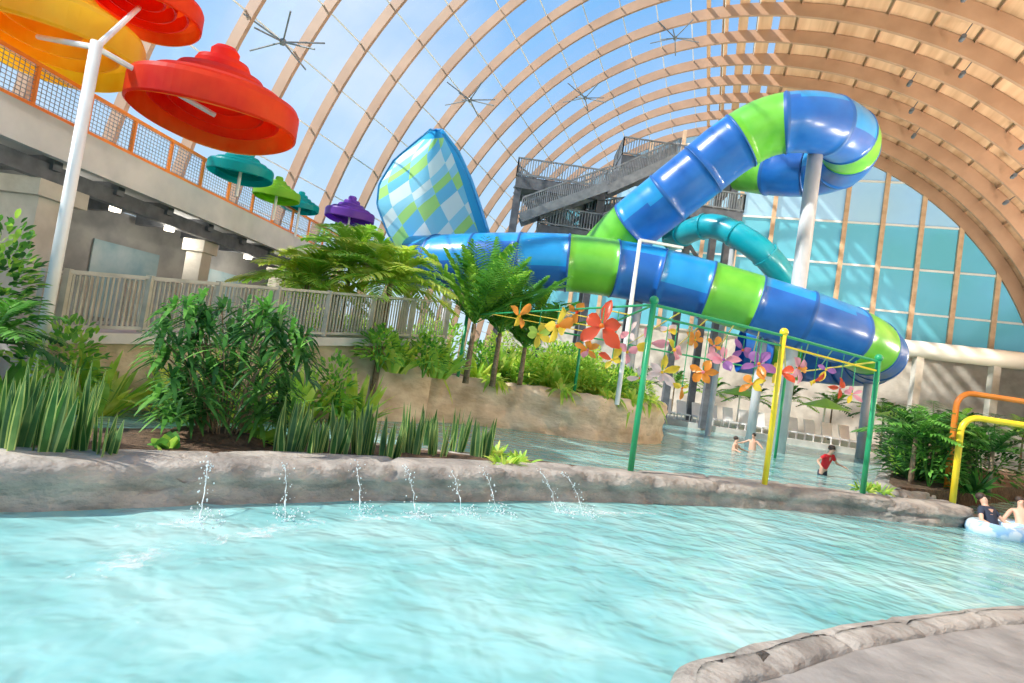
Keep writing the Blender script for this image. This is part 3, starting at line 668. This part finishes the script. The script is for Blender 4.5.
for i in range(46):
    u=(i+.5)/46; a=Vector((10.4,16.2)).lerp(Vector((19.5,31)),u); c=a+Vector((1,-.45)).normalized()*random.uniform(.1,2.4)
    if i%3==0: palm('bank_palm',(c.x,c.y,.5),1.3,13,1.7,.55,[LDK,LMD],"green feathery palm on the planted bank",w=.08,up=(.3,1.3),n=14,grp="palms on the planted bank")
    elif i%3==1: leafy('bank_shrub',(c.x,c.y,.5),.8,1.6+u,420,.22,random.choice(([LMD,LDK],[LDK])),"dark green rounded shrub on the planted bank","shrubs on the planted bank")
    else: clump('bank_fern',(c.x,c.y,.5),44,random.uniform(1.1,1.7),.12,random.choice(([LMD,LDK],[LDK],[LMD,LLT])),"leafy green fern on the planted bank",spread=1.2,droop=.5,rad=.2,grp="ferns on the planted bank")
for i in (0,1,3,5,7,8,9,10,11,12,13):
    p=fa.lerp(fb,i/14.)-sd*random.uniform(.35,.9); zz=-.1
    if p.y>15.6: zz=1.4
    if i%2: clump('fence_shrub',(p.x,p.y,zz),46,(2.0 if zz<1 else 1.3)*random.uniform(.9,1.1),.19,[LLT,LYL],"bright green shrub along the slatted fence",spread=.8,droop=.45,rad=.3,grp="shrubs along the fence")
    else: leafy('fence_shrub',(p.x,p.y,zz),.6,(1.9 if zz<1 else 1.2),380,.22,[LMD,LLT],"bright green rounded shrub along the slatted fence","shrubs along the fence")
for x,y in ((505,464),(520,461),(865,489),(880,491),(495,453)):
    p=onz(x,y,.43); clump('ledge_shrub',p,50,.32,.06,[LLT,LYL],"small light green shrub on the rock ledge",spread=1.4,droop=.4,rad=.15,grp="small shrubs on the ledge")
# ------------------------------------------------------------------ far deck furniture
def lounger(c):
    e=empty('lounge_chair',c); c=Vector(c); MB().beam(c+Vector((0,-.6,.38)),c+Vector((0,.5,.38)),.62,.08).obj('seat',WHITE,e)
    MB().beam(c+Vector((0,.5,.38)),c+Vector((0,.85,1.2)),.62,.08).obj('backrest',WHITE,e)
    for dx in (-.26,.26):
        for dy in (-.5,.5): MB().beam(c+Vector((dx,dy,0)),c+Vector((dx,dy,.38)),.06,.06).obj('leg',WHITE,e)
    tag(e,"white poolside lounge chair on the far deck","lounge chair","lounge chairs on the far deck")
for i in range(18):
    p=hall(FS+1.2,-7+i*.95,.35); lounger((p.x,p.y,.35))
for (s,l) in ((43.5,2),(43,7),(42.5,11)):
    p=hall(s,l,.35); e=empty('parasol',p); MB().tube([p,p+Z(2.6)],.05,8).obj('pole',WHITE,e); MB().lathe(p+Z(2.1),[(1.5,0),(.02,.6)],10).obj('canopy',GRN,e); tag(e,"green parasol on the far deck","parasol")
for i in range(14):
    p=hall(random.uniform(45,50),-16+i*2.7,.3); palm('deck_palm',(p.x,p.y,.3),2.4,14,2.4,.8,[LMD,LLT,LDK],"green palm on the far deck",w=.15,n=12,up=(.3,1.4),grp="palms on the far deck")
# ------------------------------------------------------------------ water jets and foam
for (x,y,w,hh) in ((207,462,.35,1),(283,464,.3,.7),(352,462,.35,.8),(402,466,.5,.45),(445,466,.5,.6),(478,468,.45,.5),(535,470,.45,.6),(560,473,.4,.45)):
    s=onz(x,y,.42); out=Vector((.45,-.9,0)).normalized(); pts=[];rs=[]
    for k in range(22):
        q=k/21; pts.append(s+out*(.75*q+w*.4*q)+Z(.22*hh*q-(.63+.22*hh)*q*q)+Vector((noise.noise(Vector((x,k*.5,0)))*.03,noise.noise(Vector((x,k*.5,5)))*.03,0))); rs.append(max(.0015,(.002+.016*max(0,noise.noise(Vector((x,k*.9,0)))+.1)+.003*q)*hh))
    m=MB(); m.tube(pts,rs,5)
    e_=pts[-1]
    for k in range(55):
        a=random.random()*6.28; r_=random.random()*.22; z_=random.random()**2*.14; rr=random.uniform(.004,.012); m.ball((e_.x+math.cos(a)*r_,e_.y+math.sin(a)*r_,z_),rr,rr,rr,5)
    for k in range(55):
        q=random.random(); p=pts[int(q*21)]; rr=random.uniform(.003,.010); m.ball(p+Vector([random.gauss(0,.02+.04*q) for _ in range(3)]),rr,rr,rr*1.3,5)
    tag(m.obj('water_jet',JET,smooth=True),"thin broken white water jet arcing from the ledge","water jet","water jets along the ledge")
# soft foam: low-opacity lacy film lying on the water
def foammat():
    m,nt,b=newmat('soft_foam'); out=nt.nodes['Material Output']; b.inputs['Base Color'].default_value=(.9,.96,.96,1); b.inputs['Roughness'].default_value=.6
    tc=nt.nodes.new('ShaderNodeTexCoord'); n=nt.nodes.new('ShaderNodeTexNoise'); n.inputs['Scale'].default_value=5; n.inputs['Detail'].default_value=8; n.inputs['Roughness'].default_value=.65; n.inputs['Distortion'].default_value=1.2
    nt.links.new(tc.outputs['Object'],n.inputs['Vector'])
    uvn=nt.nodes.new('ShaderNodeUVMap'); ln=nt.nodes.new('ShaderNodeVectorMath'); ln.operation='LENGTH'; nt.links.new(uvn.outputs[0],ln.inputs[0])
    s1=nt.nodes.new('ShaderNodeMath'); s1.operation='MULTIPLY_ADD'; s1.inputs[1].default_value=-.30; nt.links.new(ln.outputs['Value'],s1.inputs[0]); nt.links.new(n.outputs['Fac'],s1.inputs[2])
    mr=nt.nodes.new('ShaderNodeMapRange'); mr.inputs[1].default_value=.34; mr.inputs[2].default_value=.60; mr.inputs[3].default_value=0; mr.inputs[4].default_value=.75; nt.links.new(s1.outputs[0],mr.inputs[0])
    mu=nt.nodes.new('ShaderNodeMapRange'); mu.inputs[1].default_value=.75; mu.inputs[2].default_value=1; mu.inputs[3].default_value=1; mu.inputs[4].default_value=0; nt.links.new(ln.outputs['Value'],mu.inputs[0])
    mm=nt.nodes.new('ShaderNodeMath'); mm.operation='MULTIPLY'; nt.links.new(mr.outputs[0],mm.inputs[0]); nt.links.new(mu.outputs[0],mm.inputs[1])
    nt.links.new(mm.outputs[0],b.inputs['Alpha']); return m
FOAM=foammat()
for (x0,y0,x1,y1,wd) in ((60,585,200,540,.30),(170,550,340,518,.28),(330,520,500,513,.22),(500,512,700,514,.22),(110,528,260,518,.22)):
    A=onz(x0,y0,0); B=onz(x1,y1,0); t=(B-A).normalized(); nn=Vector((-t.y,t.x,0)); c=(A+B)/2; hl=(B-A).length/2+.15; v=[c+Z(.006)]; uvs=[(0,0)]
    for k in range(32):
        a=2*math.pi*k/32; v.append(c+t*math.cos(a)*hl+nn*math.sin(a)*wd+Z(.006)); uvs.append((math.cos(a),math.sin(a)))
    m=MB(); m.add(v,[(0,1+k,1+(k+1)%32) for k in range(32)]); o=m.obj('foam_patch',FOAM); u_=o.data.uv_layers.new(name='UVMap')
    for lp in o.data.loops: u_.data[lp.index].uv=uvs[lp.vertex_index]
    tag(o,"soft lacy white foam on the pool surface","foam","foam on the pool",kind="stuff")
# ------------------------------------------------------------------ people
SKIN=pmat('skin',(.68,.38,.26),(.74,.44,.32),.5,5); REDC=pmat('red_cloth',(.75,.02,.03),None,.8,5); DKC=pmat('dark_cloth',(.03,.04,.07),None,.8,5); HAIR=pmat('dark_hair',(.03,.02,.015),(.07,.04,.03),.6,20); EYE=pmat('eye',(.02,.02,.02),None,.2,5); WC=pmat('teal_cloth',(.05,.4,.5),None,.8,5)
def skin(name,verts,edges,rad,root,mat,parent,M4):
    me=bpy.data.meshes.new(name); me.from_pydata([tuple(M4@Vector(v)) for v in verts],edges,[]); o=bpy.data.objects.new(name,me); COL.objects.link(o)
    o.modifiers.new('k','SKIN')
    if not me.skin_vertices:
        bpy.context.view_layer.objects.active=o
        with bpy.context.temp_override(object=o,active_object=o): bpy.ops.mesh.customdata_skin_add()
    for i,r in enumerate(rad): me.skin_vertices[0].data[i].radius=(r,r) if not isinstance(r,tuple) else r
    me.skin_vertices[0].data[root].use_root=True
    sb=o.modifiers.new('s','SUBSURF'); sb.levels=1; sb.render_levels=1
    bpy.context.view_layer.update(); dg=bpy.context.evaluated_depsgraph_get(); nm=bpy.data.meshes.new_from_object(o.evaluated_get(dg)); bpy.data.objects.remove(o)
    nm.materials.clear(); nm.materials.append(mat); nm.polygons.foreach_set('use_smooth',[True]*len(nm.polygons))
    ob=bpy.data.objects.new(name,nm); COL.objects.link(ob); ob.parent=parent; ob.matrix_parent_inverse=Matrix.Translation(-Vector(parent.location)); return ob
def person(loc,rz,label,shirt,trunks,lean=0,sit=False,arms=((.28,-.12,1.15),(.22,-.34,1.08)),armsL=None,hairm=None,sc=1):
    M4=Matrix.Translation(loc)@Matrix.Rotation(rz,4,'Z')@Matrix.Scale(sc,4)
    e=empty('person',loc)
    def ln(p):
        x,y,z_=p; k=max(0,z_-.95); return (x,y-k*math.sin(lean),.95+k*math.cos(lean) if z_>.95 else z_)
    Vt=[(0,0,.95),(0,0,1.12),(0,0,1.33),(0,0,1.47),(0,-.01,1.53),(0,-.02,1.60),(0,-.01,1.68),(0,-.11,1.61)]
    R=[(.14,.1),(.125,.09),(.15,.1),(.055,.055),(.06,.065),(.078,.09),(.07,.085),.014]
    E=[(0,1),(1,2),(2,3),(3,4),(4,5),(5,6),(5,7)]
    for sg in (1,-1):
        A=arms if sg==1 else (armsL or arms)
        el,wr=[(a[0]*sg,a[1],a[2]) for a in A]
        b=len(Vt); Vt+=[(sg*.17,0,1.40),el,wr]; R+=[.055,.042,.028]; E+=[(2,b),(b,b+1),(b+1,b+2)]
        dv=(Vector(wr)-Vector(el)).normalized(); pm=Vector(wr)+dv*.07; b2=len(Vt); Vt.append(tuple(pm)); R.append((.034,.02)); E.append((b+2,b2))
        sd2=dv.cross(Z(1)); sd2=sd2.normalized() if sd2.length>.1 else Vector((1,0,0))
        for k,(o_,L_) in enumerate(((-.03,.06),(-.01,.075),(.01,.07),(.03,.055))):
            Vt.append(tuple(pm+sd2*o_+dv*L_+Z(-.012))); R.append(.008); E.append((b2,len(Vt)-1))
        Vt.append(tuple(Vector(wr)+sd2*.05+dv*.05)); R.append(.009); E.append((b2,len(Vt)-1))
        if sit: kn=(sg*.13,-.42,1.0); an=(sg*.12,-.75,.72); to=(sg*.12,-.88,.78)
        else: kn=(sg*.11,-.02,.5); an=(sg*.11,.02,.09); to=(sg*.12,-.16,.03)
        b=len(Vt); Vt+=[(sg*.10,0,.9),kn,an,to]; R+=[.085,.058,.038,.035]; E+=[(0,b),(b,b+1),(b+1,b+2),(b+2,b+3)]
    Vt=[ln(p) for p in Vt]
    skin('body',Vt,E,R,0,SKIN,e,M4)
    if shirt:
        sv=[ln(p) for p in ((0,0,.93),(0,0,1.12),(0,0,1.34),(0,0,1.44))]; se=[(0,1),(1,2),(2,3)]; srr=[(.155,.12),(.145,.11),(.165,.12),(.08,.075)]
        for sg in (1,-1):
            A=arms if sg==1 else (armsL or arms); el=Vector((A[0][0]*sg,A[0][1],A[0][2])); s0=Vector((sg*.17,0,1.40)); b=len(sv); sv+=[ln(tuple(s0)),ln(tuple(s0.lerp(el,.6)))]; srr+=[.072,.062]; se+=[(2,b),(b,b+1)]
        skin('shirt',sv,se,srr,0,shirt,e,M4)
    sv=[(0,0,.97),(0,0,.88)]; srr=[(.15,.115),(.14,.11)]; se=[(0,1)]
    for sg in (1,-1):
        b=len(sv); kn=(sg*.13,-.3,.97) if sit else (sg*.11,-.01,.62); sv+=[(sg*.10,0,.88),kn]; srr+=[.1,.085]; se+=[(1,b),(b,b+1)]
    skin('shorts',sv,se,srr,0,trunks,e,M4)
    hc=Vector(ln((0,.015,1.665))); m=MB(); m.ball(hc,.088,.105,.085,12); m.v=[tuple(M4@Vector(p)) for p in m.v]; m.obj('hair',hairm or HAIR,e,smooth=True)
    for sg in (-1,1):
        m=MB(); m.ball(Vector(ln((sg*.032,-.098,1.635))),.011,.008,.008,6); m.v=[tuple(M4@Vector(p)) for p in m.v]; m.obj('eye',EYE,e)
    tag(e,label,"person"); return e
p=onz(822,475,0); person(Vector((p.x,p.y,-.90)),.5,"person in a red shirt wading in the river",REDC,DKC,lean=.3,arms=((.36,-.1,1.2),(.44,-.30,1.14)),armsL=((.38,.02,1.22),(.50,-.2,1.12)),sc=1.12)
p=onz(752,450,0); person(Vector((p.x,p.y,-1.0)),-.8,"dark-haired person standing chest deep in river",None,DKC,arms=((.4,-.1,1.25),(.55,-.3,1.2)))
p=onz(742,452,0); person(Vector((p.x-.3,p.y,-1.15)),.9,"bare-shouldered person wading in the river",None,WC,arms=((.4,-.1,1.25),(.5,-.3,1.2)))
p=onz(777,445,0); person(Vector((p.x,p.y,-.95)),.2,"dark-haired person wading near the pergola",DKC,DKC)
TUB=pmat('float_vinyl',(.75,.88,.95),(.35,.6,.85),.2,2.5,ramp=(.45,.5))
def floatring(c,R,r):
    m=MB(); v=[];f=[];n=36;k=14
    for i in range(n):
        a=2*math.pi*i/n
        for j in range(k):
            b_=2*math.pi*j/k; q=R+r*math.cos(b_); v.append((c[0]+q*math.cos(a),c[1]+q*math.sin(a),c[2]+r*math.sin(b_)))
    for i in range(n):
        for j in range(k): f.append((i*k+j,((i+1)%n)*k+j,((i+1)%n)*k+(j+1)%k,i*k+(j+1)%k))
    m.add(v,f); tag(m.obj('swim_ring',TUB,smooth=True),"pale blue and white inflatable swim ring","swim ring","inflatable swim rings")
for x,lab,sh,rz in ((998,"person in dark top floating on a ring",DKC,.3),(1026,"bare-armed person reclining on a swim ring",None,-.4)):
    p=onz(x,535,0); floatring((p.x,p.y,.08),.42,.17); person(Vector((p.x,p.y+.1,-.88)),rz,lab,sh,WC,lean=-.5,sit=True,arms=((.34,-.05,1.15),(.40,-.25,1.12)))
# ------------------------------------------------------------------ light
w=bpy.data.worlds.new("world"); S.world=w; w.use_nodes=True; nt=w.node_tree; bg=nt.nodes['Background']
tc=nt.nodes.new('ShaderNodeTexCoord'); sx=nt.nodes.new('ShaderNodeSeparateXYZ'); nt.links.new(tc.outputs['Generated'],sx.inputs[0])
r=nt.nodes.new('ShaderNodeValToRGB'); r.color_ramp.elements[0].color=(.52,.66,.76,1); r.color_ramp.elements[0].position=.05; r.color_ramp.elements[1].color=(.12,.34,.68,1); r.color_ramp.elements[1].position=.60
nt.links.new(sx.outputs[2],r.inputs[0])
n=nt.nodes.new('ShaderNodeTexNoise'); n.inputs['Scale'].default_value=2.2; n.inputs['Detail'].default_value=7; n.inputs['Distortion'].default_value=.4; nt.links.new(tc.outputs['Generated'],n.inputs['Vector'])
r2=nt.nodes.new('ShaderNodeValToRGB'); r2.color_ramp.elements[0].position=.50; r2.color_ramp.elements[1].position=.80; r2.color_ramp.elements[1].color=(.8,.8,.8,1); nt.links.new(n.outputs['Fac'],r2.inputs[0])
mx=nt.nodes.new('ShaderNodeMixRGB'); nt.links.new(r2.outputs[0],mx.inputs[0]); nt.links.new(r.outputs[0],mx.inputs[1]); mx.inputs[2].default_value=(.68,.72,.75,1)
nt.links.new(mx.outputs[0],bg.inputs[0]); bg.inputs[1].default_value=1.15
sun=bpy.data.lights.new('sun','SUN'); sun.energy=4.4; sun.angle=.02; sun.color=(1,.95,.87); so=bpy.data.objects.new('sun',sun); COL.objects.link(so)
so.rotation_euler=Vector((-.85,-.30,.80)).to_track_quat('Z','Y').to_euler()
for s in (4,16,28,40):  # added fill lights to brighten the timber roof, no fixtures behind them
    L=bpy.data.lights.new('roof_fill','AREA'); L.shape='RECTANGLE'; L.size=6; L.size_y=2; L.energy=2800; L.color=(1,.88,.74); lo=bpy.data.objects.new('roof_fill',L); COL.objects.link(lo)
    lo.location=hall(s,19.5,6.5); lo.rotation_euler=((LX*-.45+Z(1))).to_track_quat('-Z','Y').to_euler()
S.view_settings.view_transform='Standard'; S.view_settings.exposure=.35
